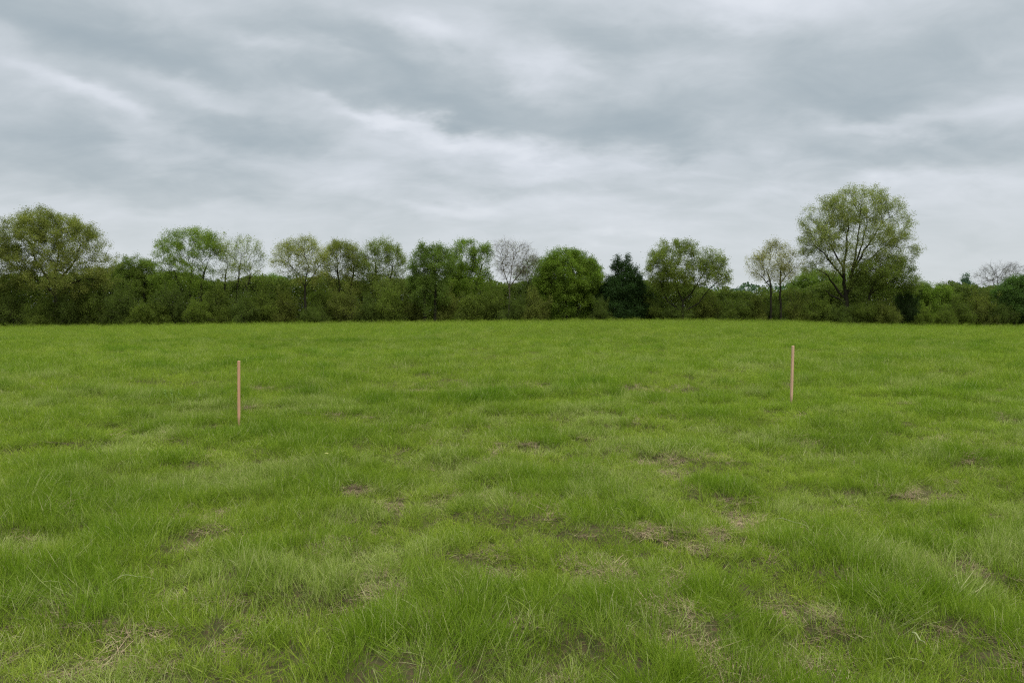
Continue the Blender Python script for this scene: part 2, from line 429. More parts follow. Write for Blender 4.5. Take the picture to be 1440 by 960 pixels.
PX, PY, VID, SC, TN, DR, TILT = [], [], [], [], [], [], []
def lean_field(x, y):
    a = fbm(x * 2.6, y * 2.6, 201, 2) - .5; b_ = fbm(x * 2.6, y * 2.6, 207, 2) - .5
    return np.stack([a, b_], 1) * 2.4 + rng.normal(0, 0.13, (len(x), 2))
def add(x, y, famname, size, bare_cut=True):
    d = np.hypot(x, y)
    bare = field(x, y, bare_s); tall = field(x, y, tall_s)
    n_small = fbm(x * 3.1, y * 3.1, 51, 2); n_mid = 0.65 * hummock(x, y) + 0.35 * fbm(x * 0.7, y * 0.8, 58, 2); n_big = fbm(x * 0.16, y * 0.22, 63, 3)
    # worn gaps of the sward everywhere
    worn = smooth(0.62, 0.78, fbm(x * 1.7 + 9, y * 1.7, 71, 3)) * 0.12
    bare = np.maximum(bare, worn * (1 - smooth(14, 40, d)))
    fine = smooth(0.40, 0.72, n_small)
    hgt = 0.50 + 0.80 * smooth(0.40, 0.62, n_mid) + 0.55 * fine + 0.40 * tall
    hgt *= (1 - 0.55 * bare) * rng.uniform(0.8, 1.2, len(x))
    hgt *= 1 - 0.42 * smooth(25, 85, d)
    lush = np.clip(smooth(0.40, 0.62, n_mid) * 0.75 + 0.5 * tall + 0.7 * (n_small - 0.45), 0, 1)
    A = np.array([0.238, 0.308, 0.028]); B = np.array([0.142, 0.226, 0.012]); C = np.array([0.285, 0.335, 0.078])
    rank_shade = smooth(0.54, 0.74, fbm(x * 0.75 + 7, y * 0.62, 121, 3)) * smooth(6, 14, d)
    hgt += 0.5 * rank_shade; lush = np.clip(lush * 0.8 + 0.6 * rank_shade, 0, 1.25)  # taller growth; its darker tint also paints shade among the tufts
    t = A[None] * (1 - lush[:, None]) + B[None] * lush[:, None]
    pale = smooth(0.52, 0.78, fbm(x * 1.3 + 40, y * 1.6, 83, 3)) * 0.75
    pale = np.maximum(pale * (0.5 + 0.5 * (1 - smooth(30, 100, d))), bare * 0.5)
    t = t * (1 - pale[:, None]) + C[None] * pale[:, None]
    t *= (0.86 + 0.28 * n_big)[:, None] * (1 + rng.uniform(-1, 1, len(x)) * (0.12 - 0.06 * smooth(15, 50, d)))[:, None]
    dr = 0.05 + 0.14 * pale + 0.45 * bare ** 1.2 + 0.05 * smooth(0.5, 0.8, n_small)
    dr *= 1 - 0.6 * smooth(15, 60, d)
    keep = rng.random(len(x)) > (bare * 0.74 if bare_cut else np.zeros(len(x)))
    if famname == 'stray': keep &= rng.random(len(x)) < 0.35 + lush
    k = keep
    m = int(k.sum())
    PX.append(x[k]); PY.append(y[k]); TN.append(t[k]); DR.append(dr[k])
    VID.append(rng.choice(fam[famname], m))
    sz = size(d[k]) * rng.uniform(0.85, 1.15, m)
    SC.append(np.stack([sz, sz, hgt[k]], 1)); TILT.append(lean_field(x[k], y[k]))


def thatch(x, y):
    bare = field(x, y, bare_s)
    worn = smooth(0.62, 0.78, fbm(x * 1.7 + 9, y * 1.7, 71, 3)) * 0.4
    k = rng.random(len(x)) < np.maximum(bare * 1.5, worn) + 0.05
    m = int(k.sum()); sz = rng.uniform(0.7, 1.3, m) * (1 + 0.05 * y[k])
    PX.append(x[k]); PY.append(y[k]); TN.append(np.full((m, 3), 0.2)); DR.append(np.zeros(m))
    VID.append(rng.choice(fam['thatch'], m)); SC.append(np.stack([sz, sz, sz * 0.9], 1)); TILT.append(rng.normal(0, 0.12, (m, 2)))


one = lambda d: np.ones(len(d))
add(*scatter(1.2, 7.5, 300), 'near', lambda d: 1.0 + 0 * d)
add(*scatter(7.5, 14, 160), 'near', lambda d: 1.35 + 0 * d)
add(*scatter(12.5, 24, 34), 'mid', lambda d: d / 22 + 0.3)
add(*scatter(24, 42, 20), 'mid', lambda d: d / 26)
add(*scatter(40, 70, 5), 'far', lambda d: d / 55)
add(*scatter(68, 125, 3.2), 'far', lambda d: d / 60)
add(*scatter(1.2, 12, 16), 'stray', one)
add(*scatter(12, 26, 2.5), 'stray', lambda d: 1.5 * one(d))
thatch(*scatter(1.2, 16, 120))
PX = np.concatenate(PX); PY = np.concatenate(PY); VID = np.concatenate(VID); SC = np.concatenate(SC)
TN = np.concatenate(TN); DR = np.concatenate(DR); TILT = np.concatenate(TILT)
print('grass clumps', len(PX))
PZ = ground_z(PX, PY)
gm = bpy.data.meshes.new('grass'); gm.vertices.add(len(PX))
gm.vertices.foreach_set('co', np.stack([PX, PY, PZ], 1).astype(np.float32).ravel())
def pattr(name, typ, key, v):
    a = gm.attributes.new(name, typ, 'POINT'); a.data.foreach_set(key, v.ravel())
rot = np.concatenate([TILT, rng.random((len(PX), 1)) * 6.283], 1)
pattr('rot', 'FLOAT_VECTOR', 'vector', rot.astype(np.float32)); pattr('scl', 'FLOAT_VECTOR', 'vector', SC.astype(np.float32))
pattr('vid', 'INT', 'value', VID.astype(np.int32)); pattr('tint', 'FLOAT_VECTOR', 'vector', TN.astype(np.float32)); pattr('dry', 'FLOAT', 'value', DR.astype(np.float32))
go = link('grass', gm); tag(go, 'short uneven meadow grass covering the whole field', 'grass', kind='stuff')
gn = bpy.data.node_groups.new('grass_scatter', 'GeometryNodeTree')
gn.interface.new_socket('Geometry', in_out='INPUT', socket_type='NodeSocketGeometry')
gn.interface.new_socket('Geometry', in_out='OUTPUT', socket_type='NodeSocketGeometry')
gi = gn.nodes.new('NodeGroupInput'); gout = gn.nodes.new('NodeGroupOutput')
iop = gn.nodes.new('GeometryNodeInstanceOnPoints'); ci = gn.nodes.new('GeometryNodeCollectionInfo')
ci.inputs['Collection'].default_value = tufts; ci.inputs['Separate Children'].default_value = True; ci.inputs['Reset Children'].default_value = True
def named(n_, t_):
    a = gn.nodes.new('GeometryNodeInputNamedAttribute'); a.data_type = t_; a.inputs['Name'].default_value = n_
    return a.outputs['Attribute']
e2r = gn.nodes.new('FunctionNodeEulerToRotation')
gn.links.new(gi.outputs[0], iop.inputs['Points']); gn.links.new(ci.outputs[0], iop.inputs['Instance'])
iop.inputs['Pick Instance'].default_value = True
gn.links.new(named('vid', 'INT'), iop.inputs['Instance Index'])
gn.links.new(named('rot', 'FLOAT_VECTOR'), e2r.inputs[0]); gn.links.new(e2r.outputs[0], iop.inputs['Rotation'])
gn.links.new(named('scl', 'FLOAT_VECTOR'), iop.inputs['Scale']); gn.links.new(iop.outputs[0], gout.inputs[0])
md = go.modifiers.new('scatter', 'NODES'); md.node_group = gn


# ------------------------------------------------------------------ trees
def tubes(P0, P1, r0, r1, sides):
    """frusta between point arrays"""
    n = len(P0); d = P1 - P0; L = np.linalg.norm(d, axis=1, keepdims=True) + 1e-9; d = d / L
    up = np.where(np.abs(d[:, 2:3]) < 0.9, np.array([[0, 0, 1.0]]), np.array([[1.0, 0, 0]]))
    a = np.cross(d, up); a /= np.linalg.norm(a, axis=1, keepdims=True); b = np.cross(d, a)
    ph = np.arange(sides) / sides * 2 * math.pi
    ring = a[:, None] * np.cos(ph)[None, :, None] + b[:, None] * np.sin(ph)[None, :, None]
    V = np.concatenate([P0[:, None] - d[:, None] * r0[:, None, None] * 0.3 + ring * r0[:, None, None], P1[:, None] + ring * r1[:, None, None]], 1)
    k = np.arange(sides); k2 = (k + 1) % sides
    f = np.stack([k, k2, k2 + sides, k + sides], 1)
    fs = (np.arange(n)[:, None, None] * 2 * sides + f[None]).reshape(-1, 4)
    return V.reshape(-1, 3), fs


def leaf_quads(P, size, r, flat=0.0):
    n = len(P)
    a = r.normal(size=(n, 3)); a /= np.linalg.norm(a, axis=1, keepdims=True)
    b = r.normal(size=(n, 3)); b[:, 2] *= (1 - flat); b -= (b * a).sum(1, keepdims=True) * a; b /= np.linalg.norm(b, axis=1, keepdims=True) + 1e-9
    s = (size * r.uniform(0.6, 1.4, n))[:, None]
    V = np.stack([P - a * s * 0.55, P + b * s * 0.32, P + a * s * 0.6, P - b * s * 0.32], 1).reshape(-1, 3)
    return V, np.arange(n * 4).reshape(-1, 4)


def sample_lobes(lobes, n, r, shell=0.5):
    vol = np.array([l[3] * l[4] * l[5] for l in lobes]) ** 0.75; pick = r.choice(len(lobes), n, p=vol / vol.sum())
    L = np.array(lobes)[pick]
    d = r.normal(size=(n, 3)); d /= np.linalg.norm(d, axis=1, keepdims=True)
    q = np.where(r.random(n) < shell, r.uniform(0.78, 1.0, n), r.random(n) ** (1 / 3.0) * 0.9)
    return L[:, :3] + d * L[:, 3:6] * q[:, None]


def skeleton(trunks, pts, bf, r):
    """grow a branching tree through the points (greedy path-balanced spanning tree)"""
    pos, par, path = [], [], []
    for tr in trunks:
        for k, p in enumerate(tr):
            pos.append(np.array(p, float)); par.append(len(pos) - 2 if k else -1)
            path.append(0 if not k else path[-1] + np.linalg.norm(pos[-1] - pos[-2]))
    nt0 = len(pos)
    attach = np.zeros(nt0, bool); q = 0
    for tr in trunks:
        m = len(tr); attach[q + max(1, int(m * 0.35)): q + m] = True; q += m
    N = nt0 + len(pts)
    P = np.zeros((N, 3)); P[:nt0] = pos; PL = np.zeros(N); PL[:nt0] = path; PR = np.full(N, -1); PR[:nt0] = par
    ok = np.zeros(N, bool); ok[:nt0] = attach
    tops = np.array([tr[-1] for tr in trunks])
    dd = np.min(np.linalg.norm(pts[:, None] - tops[None], axis=2), 1)
    order = np.argsort(dd)
    for c_, k in enumerate(order):
        n = nt0 + c_; p = pts[k]
        v = p - P[:n]; dist = np.sqrt((v * v).sum(1))
        # discourage growing back downwards or sharply inward
        cost = dist * (1 + 0.35 * (v[:, 2] < -0.1 * dist)) + bf * PL[:n]
        cost[~ok[:n]] = 1e9
        b = int(np.argmin(cost)); P[n] = p; PR[n] = b; PL[n] = PL[b] + dist[b]; ok[n] = True
    kids = np.zeros(N, int); np.add.at(kids, PR[PR >= 0], 1)
    for _ in range(2):                                  # relax the bends
        s_ = np.zeros((N, 3)); np.add.at(s_, PR[nt0:], P[nt0:]); kk = np.maximum(kids, 1)[:, None]
        Q = P * 0.55 + P[np.maximum(PR, 0)] * 0.25 + (s_ / kk) * 0.20
        mv = np.arange(N) >= nt0; mv &= kids > 0; P = np.where(mv[:, None], Q, P)
    tips = (kids == 0).astype(float)
    for n in range(N - 1, -1, -1):
        if PR[n] >= 0 : tips[PR[n]] += tips[n]
    return P, PR, kids, np.maximum(tips, 1), nt0


def px_lobes(lobes, D, squash=0.85):
    out = []
    for (cx, cy, rx, ry) in lobes:
        c = at_depth(cx, cy, D); k = D / F
        out.append((c[0], D + random.uniform(-.15, .15) * rx * k, c[2], rx * k * 1.03, rx * k * squash, ry * k * 1.0))
        if rx > 11 and ry > 8:                      # smaller heads that make the outline ragged
            for _ in range(2):
                a = random.uniform(-.3, math.pi + .3); f = random.uniform(.2, .34)
                out.append((c[0] + math.cos(a) * rx * k * .8, D + random.uniform(-.5, .5) * rx * k, c[2] + math.sin(a) * ry * k * .8, rx * k * f, rx * k * f, ry * k * f))
    return out


def make_tree(name, label, cat, x, D, lobes, n_pts=420, leaves=9000, leaf=0.15, col=(.09, .11, .03), bark=(.026, .025, .017), trunk_r=0.22,
              fork=None, trunks=None, bf=0.22, shell=0.5, twigs=2, cluster=0.38, group=None, seed=0, tip=0.0095, squash=0.85, limbs=None, bare=False):
    r = np.random.default_rng(seed + 100)
    L = px_lobes(lobes, D, squash)
    base = at_depth(x, 450, D); base[2] = float(ground_z(base[0], D)) - 0.1
    pts = sample_lobes(L, n_pts, r, shell)
    if trunks is None: trunks = [[(x, None), (x, fork)]]
    TR = []
    for tr in trunks:
        k = []
        for (px, py) in tr:
            if py is None:
                q = at_depth(px, 450, D); q[2] = base[2]
            else: q = at_depth(px, py, D)
            k.append(q)
        # subdivide and bend slightly
        out = [k[0]]
        for a, b in zip(k[:-1], k[1:]):
            m = max(2, int(np.linalg.norm(b - a) / 0.9))
            for s_ in range(1, m + 1):
                out.append(a + (b - a) * s_ / m + (r.normal(0, 0.05, 3) * np.array([1, 1, 0]) if s_ < m else 0))
        TR.append(out)
    if limbs:
        for lb in limbs:                                   # visible big limbs: px polylines that start on the stem
            k = [at_depth(a, b, D) + np.array([0, r.uniform(-1, 1) * 0.6 * i_, 0]) for i_, (a, b) in enumerate(lb)]
            out = [k[0]]
            for a, b in zip(k[:-1], k[1:]):
                m = max(2, int(np.linalg.norm(b - a) / 0.9))
                for s_ in range(1, m + 1): out.append(a + (b - a) * s_ / m + r.normal(0, 0.06, 3))
            TR.append(out)
    P, PR, kids, tips, nt0 = skeleton(TR, pts, bf, r)
    ex = 0.43
    rr = tip * tips ** ex
    # main stems: taper from the given radius
    q = 0
    for ti, tr in enumerate(TR):
        m = len(tr); f = np.linspace(1, 0, m)
        is_limb = limbs and ti >= len(trunks)
        top = trunk_r * (0.08 if is_limb else 0.5); bot = trunk_r * (0.38 if is_limb else 1.0)
        rr[q:q + m] = np.maximum(rr[q:q + m], top + (bot - top) * f)
        if not is_limb: rr[q] *= 1.25
        q += m
    e = np.where(PR >= 0)[0]
    rp = np.minimum(rr[PR[e]], rr[e] * 1.7 + 0.01)
    V, Fq = tubes(P[PR[e]], P[e], rp, rr[e], 6)
    fine = np.where((tips <= 6) & (np.arange(len(P)) >= nt0))[0]
    ctr = np.average(P[nt0:], axis=0)
    # twigs
    tn = np.repeat(fine, twigs)
    od = P[tn] - P[np.maximum(PR[tn], 0)]; od /= np.linalg.norm(od, axis=1, keepdims=True) + 1e-6
    rad_ = P[tn] - ctr; rad_ /= np.linalg.norm(rad_, axis=1, keepdims=True) + 1e-6
    dr_ = od * 0.6 + rad_ * 0.4 + r.normal(size=od.shape) * 0.55 + np.array([0, 0, 0.15]); dr_ /= np.linalg.norm(dr_, axis=1, keepdims=True)
    ln = r.uniform(0.35, 1.0, len(tn)) * cluster * 2.2
    T1 = P[tn] + dr_ * ln[:, None]
    V2, F2 = tubes(P[tn], T1, np.full(len(tn), tip * 0.75), np.full(len(tn), tip * 0.35), 3)
    vs = [V, V2]; fs = [Fq, F2 + len(V)]
    if bare:                                               # a spray of finer twiglets instead of leaves
        k = 5; tt_ = np.repeat(np.arange(len(tn)), k); s_ = r.uniform(0.2, 1, len(tt_))[:, None]
        A = P[tn][tt_] * (1 - s_) + T1[tt_] * s_
        B = A + (dr_[tt_] * 0.5 + r.normal(size=A.shape) * 0.6) * r.uniform(0.2, 0.6, (len(tt_), 1))
        V3, F3 = tubes(A, B, np.full(len(A), tip * 0.5), np.full(len(A), tip * 0.25), 3)
        vs.append(V3); fs.append(F3 + len(V) + len(V2))
    root = bpy.data.objects.new(name, None); COL.objects.link(root); root.location = base; root.empty_display_size = 0.5
    tag(root, label, cat, group)
    V = np.concatenate(vs) - base
    tro = link('trunk', mesh_np(name + '_trunk', V, np.concatenate(fs), mBark, smooth_faces=True), root, color=bark)
    # leaves gathered about the twigs
    if leaves:
        leaves = int(leaves * (3.6 if leaves > 2000 else 1.5)); leaf *= .68; col = tuple(c_ * 1.42 for c_ in col)
        w_ = (r.random(len(tn)) + 0.25) * (1.0 if shell > .59 and not limbs else (0.45 + 1.1 * noise2(P[tn][:, 0] * .8 + P[tn][:, 1] * .45 + seed, P[tn][:, 2] * .9, 8)))
        pk = r.choice(len(tn), leaves, p=w_ / w_.sum()); s_ = r.uniform(0.1, 1.1, leaves)[:, None]
        LP = P[tn][pk] * (1 - s_) + T1[pk] * s_ + r.normal(0, cluster * 0.62, (leaves, 3))
        LV, LF = leaf_quads(LP, leaf, r)
        clump = noise2(LP[:, 0] * 0.7 + seed, LP[:, 2] * 0.7, 3)
        rn = np.repeat(np.clip(r.random(leaves) * 0.7 + clump * 0.45 - 0.08, 0, 1), 4)
        link('crown', mesh_np(name + '_crown', LV - base, LF, mLeaf, {'rnd': rn}), root, color=col)
    return root


HG = 'trees along the far edge of the field'
OL = (.112, .118, .030); BR = (.098, .130, .021); MD = (.060, .098, .018); PL = (.150, .150, .050); DK = (.020, .038, .011); BL = (.050, .080, .045)
TREES = [
 # name, label, x, depth, lobes, options
 ('spreading_oak', 'broad domed olive-green tree with low wide limbs, at the far left end of the hedgerow', 78, 103.5,
  [(70, 350, 64, 50), (26, 358, 42, 46), (112, 364, 40, 44), (66, 322, 46, 22), (102, 336, 34, 28), (34, 334, 32, 30), (-10, 352, 30, 36), (0, 375, 40, 40), (90, 390, 58, 26), (135, 392, 22, 22)],
  dict(trunks=[[(78, None), (80, 412), (72, 395)]], limbs=[[(78, 415), (55, 398), (30, 378), (5, 362)], [(80, 412), (105, 398), (130, 388)], [(74, 400), (50, 370), (35, 340)], [(74, 398), (80, 360), (72, 325)], [(76, 402), (100, 372), (112, 345)]],
       n_pts=1300, leaves=46000, leaf=.17, col=OL, trunk_r=.5, cluster=.42)),
 ('tree', 'bright green many-stemmed tree, taller half of the close pair right of the spreading oak', 268, 109,
  [(262, 350, 44, 26), (235, 362, 24, 28), (292, 358, 22, 28), (265, 335, 30, 14), (262, 385, 40, 24), (258, 400, 44, 18)],
  dict(trunks=[[(266, None), (268, 410), (270, 375)], [(258, None), (255, 410), (245, 380)], [(280, None), (283, 400), (290, 375)]], n_pts=600, leaves=17000, leaf=.16, col=BR, trunk_r=.22)),
 ('tree', 'thin pale tree with see-through crown touching the bright many-stemmed one', 328, 110,
  [(338, 358, 30, 26), (318, 352, 18, 20), (354, 368, 18, 22), (332, 385, 26, 18)],
  dict(trunks=[[(316, None), (316, 405), (318, 380)], [(334, None), (334, 400), (338, 370)], [(350, None), (347, 405), (352, 385)]], n_pts=420, leaves=5200, leaf=.15, col=(.13, .145, .04), trunk_r=.17)),
 ('tree', 'golden-green open tree with one clear dark trunk forking into a fan', 430, 102.3,
  [(423, 360, 34, 24), (402, 368, 20, 22), (445, 368, 20, 24), (424, 346, 22, 12), (430, 388, 22, 14)],
  dict(trunks=[[(430, None), (429, 402)]], limbs=[[(429, 404), (418, 385), (402, 368)], [(429, 402), (432, 375), (430, 352)], [(429, 404), (442, 385), (452, 366)]], n_pts=520, leaves=6800, leaf=.15, col=(.155, .155, .04), trunk_r=.24)),
 ('tree', 'olive medium tree with ragged top beside the golden open tree', 482, 110,
  [(482, 366, 30, 24), (468, 378, 20, 28), (500, 380, 18, 26), (482, 352, 20, 12), (485, 405, 28, 20)],
  dict(trunks=[[(478, None), (478, 400), (474, 375)], [(492, None), (494, 400), (498, 375)]], n_pts=480, leaves=11500, leaf=.16, col=OL, trunk_r=.2)),
 ('tree', 'round-headed olive tree with twiggy top, just left of the gap before the green pair', 536, 109,
  [(538, 368, 32, 26), (555, 382, 18, 26), (520, 378, 18, 26), (535, 350, 20, 12), (540, 402, 30, 20)],
  dict(trunks=[[(532, None), (530, 400), (528, 370)], [(545, None), (548, 395), (552, 375)]], n_pts=520, leaves=11500, leaf=.16, col=(.10, .118, .03), trunk_r=.2)),
 ('tree', 'leafy mid-green tree with a dark stem, lower of the two green ones in mid hedgerow', 612, 101.5,
  [(608, 374, 28, 26), (592, 385, 18, 30), (622, 370, 16, 24), (605, 356, 18, 11), (605, 410, 28, 28)],
  dict(trunks=[[(612, None), (612, 405), (610, 375)], [(598, None), (596, 400)]], n_pts=460, leaves=15000, leaf=.17, col=(.074, .102, .022), trunk_r=.26)),
 ('tree', 'taller bright green tree of the mid hedgerow pair with a lumpy full crown', 658, 108,
  [(650, 368, 20, 28), (678, 366, 16, 26), (640, 385, 16, 26), (655, 348, 14, 10), (660, 400, 34, 26), (684, 356, 8, 10)],
  dict(trunks=[[(648, None), (648, 400), (650, 370)], [(668, None), (670, 400), (678, 372)]], n_pts=500, leaves=17500, leaf=.17, col=(.088, .122, .017), trunk_r=.22)),
 ('bare_tree', 'almost leafless pale grey tree with fine twigs in mid hedgerow', 716, 103,
  [(724, 366, 28, 24), (712, 358, 18, 20), (742, 374, 14, 20), (722, 384, 22, 16)],
  dict(trunks=[[(716, None), (716, 402)]], limbs=[[(716, 404), (708, 380), (704, 362)], [(716, 402), (720, 375), (722, 355)], [(716, 404), (732, 384), (742, 368)]],
       n_pts=620, leaves=1100, leaf=.12, col=(.22, .21, .12), bark=(.10, .088, .065), trunk_r=.18, bare=True, twigs=2)),
 ('tree', 'small loose green tree half behind the almost leafless one', 746, 112,
  [(748, 385, 18, 20), (738, 392, 14, 14), (758, 380, 10, 14), (750, 410, 22, 20)],
  dict(trunks=[[(740, None), (743, 395)], [(755, None), (756, 392)]], n_pts=260, leaves=4300, leaf=.15, col=(.085, .11, .03), trunk_r=.13)),
 ('rounded_tree', 'dense dome-shaped bright green tree leafy down to the grass', 800, 106,
  [(798, 385, 38, 32), (800, 398, 40, 30), (778, 392, 22, 26), (818, 390, 22, 26), (775, 400, 24, 36), (822, 400, 24, 34), (790, 366, 24, 13), (820, 368, 14, 10), (800, 425, 42, 26), (838, 382, 6, 20)],
  dict(trunks=[[(796, None), (796, 405)], [(810, None), (812, 400)]], n_pts=950, leaves=44000, leaf=.18, col=(.082, .115, .016), trunk_r=.22, shell=.75)),
 ('holly_tree', 'blackish-green evergreen with a narrow ragged top', 876, 105,
  [(877, 380, 10, 10), (868, 378, 8, 5), (890, 384, 9, 6), (882, 394, 17, 12), (862, 399, 12, 8), (894, 402, 12, 8), (874, 410, 28, 16), (852, 420, 14, 8), (902, 418, 12, 8), (858, 432, 22, 18), (896, 432, 22, 18), (876, 438, 34, 15), (871, 368, 5, 5), (884, 366, 3, 7), (878, 368, 3, 6)],
  dict(trunks=[[(876, None), (877, 385)]], n_pts=720, leaves=36000, leaf=.19, col=DK, trunk_r=.2, shell=.7, bark=(.03, .025, .02))),
 ('tree', 'olive tree whose crown splits into two heads on leaning limbs', 960, 101.8,
  [(950, 368, 34, 28), (930, 384, 22, 20), (1000, 368, 20, 20), (962, 352, 16, 12), (985, 386, 30, 20), (945, 395, 30, 14), (1012, 392, 12, 16)],
  dict(trunks=[[(960, None), (960, 424)]], limbs=[[(960, 424), (953, 405), (950, 380), (955, 355)], [(960, 424), (972, 412), (985, 392), (1000, 368)], [(955, 436), (940, 424), (932, 405), (928, 388)], [(964, 436), (985, 425), (1000, 405), (1010, 395)]],
       n_pts=700, leaves=18000, leaf=.165, col=(.098, .115, .024), trunk_r=.28)),
 ('tree', 'slim twin-trunked pale gold tree left of the giant oak', 1092, 101.8,
  [(1090, 362, 26, 20), (1068, 375, 20, 16), (1110, 370, 16, 18), (1088, 348, 14, 8), (1088, 385, 28, 12)],
  dict(trunks=[[(1084, None), (1084, 402), (1080, 385)], [(1097, None), (1097, 398), (1098, 375)]], limbs=[[(1084, 404), (1072, 390), (1062, 378)], [(1097, 400), (1108, 388), (1116, 376)]],
       n_pts=480, leaves=4600, leaf=.15, col=(.17, .155, .055), trunk_r=.17)),
 ('rounded_tree', 'low smooth green dome of foliage between twin-trunked tree and giant oak', 1150, 122,
  [(1150, 412, 42, 30), (1130, 420, 30, 26), (1175, 415, 34, 28), (1152, 395, 28, 14), (1200, 405, 30, 24)],
  dict(trunks=[[(1150, None), (1150, 415)], [(1180, None), (1182, 415)]], n_pts=600, leaves=26000, leaf=.2, col=(.082, .112, .022), trunk_r=.2, shell=.8)),
 ('giant_oak', 'giant open-crowned oak, tallest tree of the whole hedgerow', 1190, 102.6,
  [(1160, 312, 32, 34), (1205, 292, 42, 28), (1250, 318, 32, 34), (1200, 335, 62, 40), (1268, 352, 22, 26), (1150, 345, 26, 26), (1185, 300, 30, 24), (1225, 278, 22, 14), (1160, 376, 30, 14), (1240, 372, 30, 18), (1132, 350, 10, 12), (1255, 290, 14, 12)],
  dict(trunks=[[(1190, None), (1190, 425), (1189, 408)]],
       limbs=[[(1189, 412), (1188, 385), (1190, 350), (1186, 315), (1178, 285)], [(1191, 414), (1198, 385), (1210, 350), (1222, 315), (1228, 285)], [(1192, 412), (1212, 378), (1238, 352), (1262, 335)],
              [(1189, 408), (1182, 375), (1166, 345), (1152, 318)], [(1196, 400), (1203, 360), (1206, 320), (1205, 290)], [(1186, 418), (1172, 402), (1158, 388), (1146, 375)], [(1195, 390), (1216, 352), (1240, 322), (1252, 305)],
              [(1189, 395), (1175, 375), (1160, 355), (1142, 345)], [(1186, 424), (1168, 415), (1158, 408)]],
       n_pts=1900, leaves=31000, leaf=.155, col=(.142, .150, .050), trunk_r=.46, cluster=.36, shell=.62)),
 ('tree', 'low dark olive tree tucked under the right-hand side of the giant oak', 1222, 102,
  [(1232, 385, 34, 20), (1262, 390, 28, 18), (1222, 395, 26, 18), (1250, 372, 22, 12), (1278, 398, 14, 14)],
  dict(trunks=[[(1219, None), (1222, 418), (1228, 405)]], limbs=[[(1222, 415), (1240, 400), (1258, 392)], [(1224, 410), (1230, 395), (1234, 380)]], n_pts=480, leaves=13000, leaf=.165, col=(.088, .108, .024), trunk_r=.24)),
 ('bush_tree', 'rounded bright green tree right of the giant oak', 1310, 112,
  [(1308, 412, 20, 13), (1325, 418, 16, 14), (1295, 420, 14, 16), (1310, 435, 26, 18)],
  dict(trunks=[[(1308, None), (1308, 425)]], n_pts=300, leaves=11000, leaf=.18, col=(.085, .118, .018), trunk_r=.16, shell=.7)),
 ('conifer', 'hazy blue-green conifer with pointed top standing farther back', 1358, 150,
  [(1358, 394, 5, 7), (1357, 405, 12, 10), (1356, 418, 18, 12), (1356, 434, 24, 14)],
  dict(trunks=[[(1358, None), (1358, 392)]], n_pts=420, leaves=15000, leaf=.22, col=(.052, .085, .055), trunk_r=.18, shell=.6)),  # leaf colour tinted blue in place of distance haze
 ('bare_tree', 'leafless twiggy grey tree near the right end of the hedgerow', 1404, 135,
  [(1404, 384, 25, 14), (1387, 391, 15, 13), (1424, 387, 18, 15), (1404, 400, 26, 12)],
  dict(trunks=[[(1403, None), (1403, 408)]], limbs=[[(1403, 410), (1392, 396), (1385, 390)], [(1403, 408), (1405, 390), (1405, 378)], [(1403, 410), (1416, 396), (1426, 388)]],
       n_pts=520, leaves=900, leaf=.13, col=(.14, .14, .09), bark=(.075, .07, .058), trunk_r=.17, bare=True)),
 ('bare_tree', 'very small leafless tree showing faintly beyond the rounded bright tree', 1333, 160,
  [(1333, 404, 14, 8), (1333, 410, 12, 6)],
  dict(trunks=[[(1333, None), (1333, 412)]], n_pts=240, leaves=0, bark=(.14, .13, .115), trunk_r=.12, bare=True)),
 ('tree', 'dense dark green tree cut by the right edge of the photo', 1428, 104,
  [(1428, 412, 22, 18), (1448, 408, 20, 20), (1415, 425, 14, 18), (1438, 432, 30, 18), (1432, 398, 14, 7)],
  dict(trunks=[[(1426, None), (1428, 415)]], n_pts=460, leaves=21000, leaf=.18, col=(.048, .080, .020), trunk_r=.2, shell=.7)),
 ('tree', 'short bushy green tree filling the dip between spreading oak and many-stemmed tree', 190, 112,
  [(186, 378, 22, 16), (205, 385, 18, 18), (170, 388, 16, 16), (190, 400, 34, 20)],
  dict(trunks=[[(182, None), (184, 395)], [(202, None), (203, 395)]], n_pts=420, leaves=13000, leaf=.17, col=(.078, .102, .020), trunk_r=.18, shell=.6)),
 ('tree', 'small bright-topped tree peeping over the hedge just left of the golden open tree', 378, 118,
  [(376, 395, 16, 10), (388, 400, 12, 10), (366, 402, 12, 10), (378, 412, 24, 14)],
  dict(trunks=[[(377, None), (377, 402)]], n_pts=260, leaves=8500, leaf=.18, col=(.080, .12, .020), trunk_r=.14, shell=.6)),
]
for k, (nm, lb, x, D, lobes, opt) in enumerate(TREES):
    cat = {'conifer': 'conifer'}.get(nm, 'tree')
    make_tree(nm, lb, cat, x, D, lobes, group=HG, seed=k * 13, **opt)

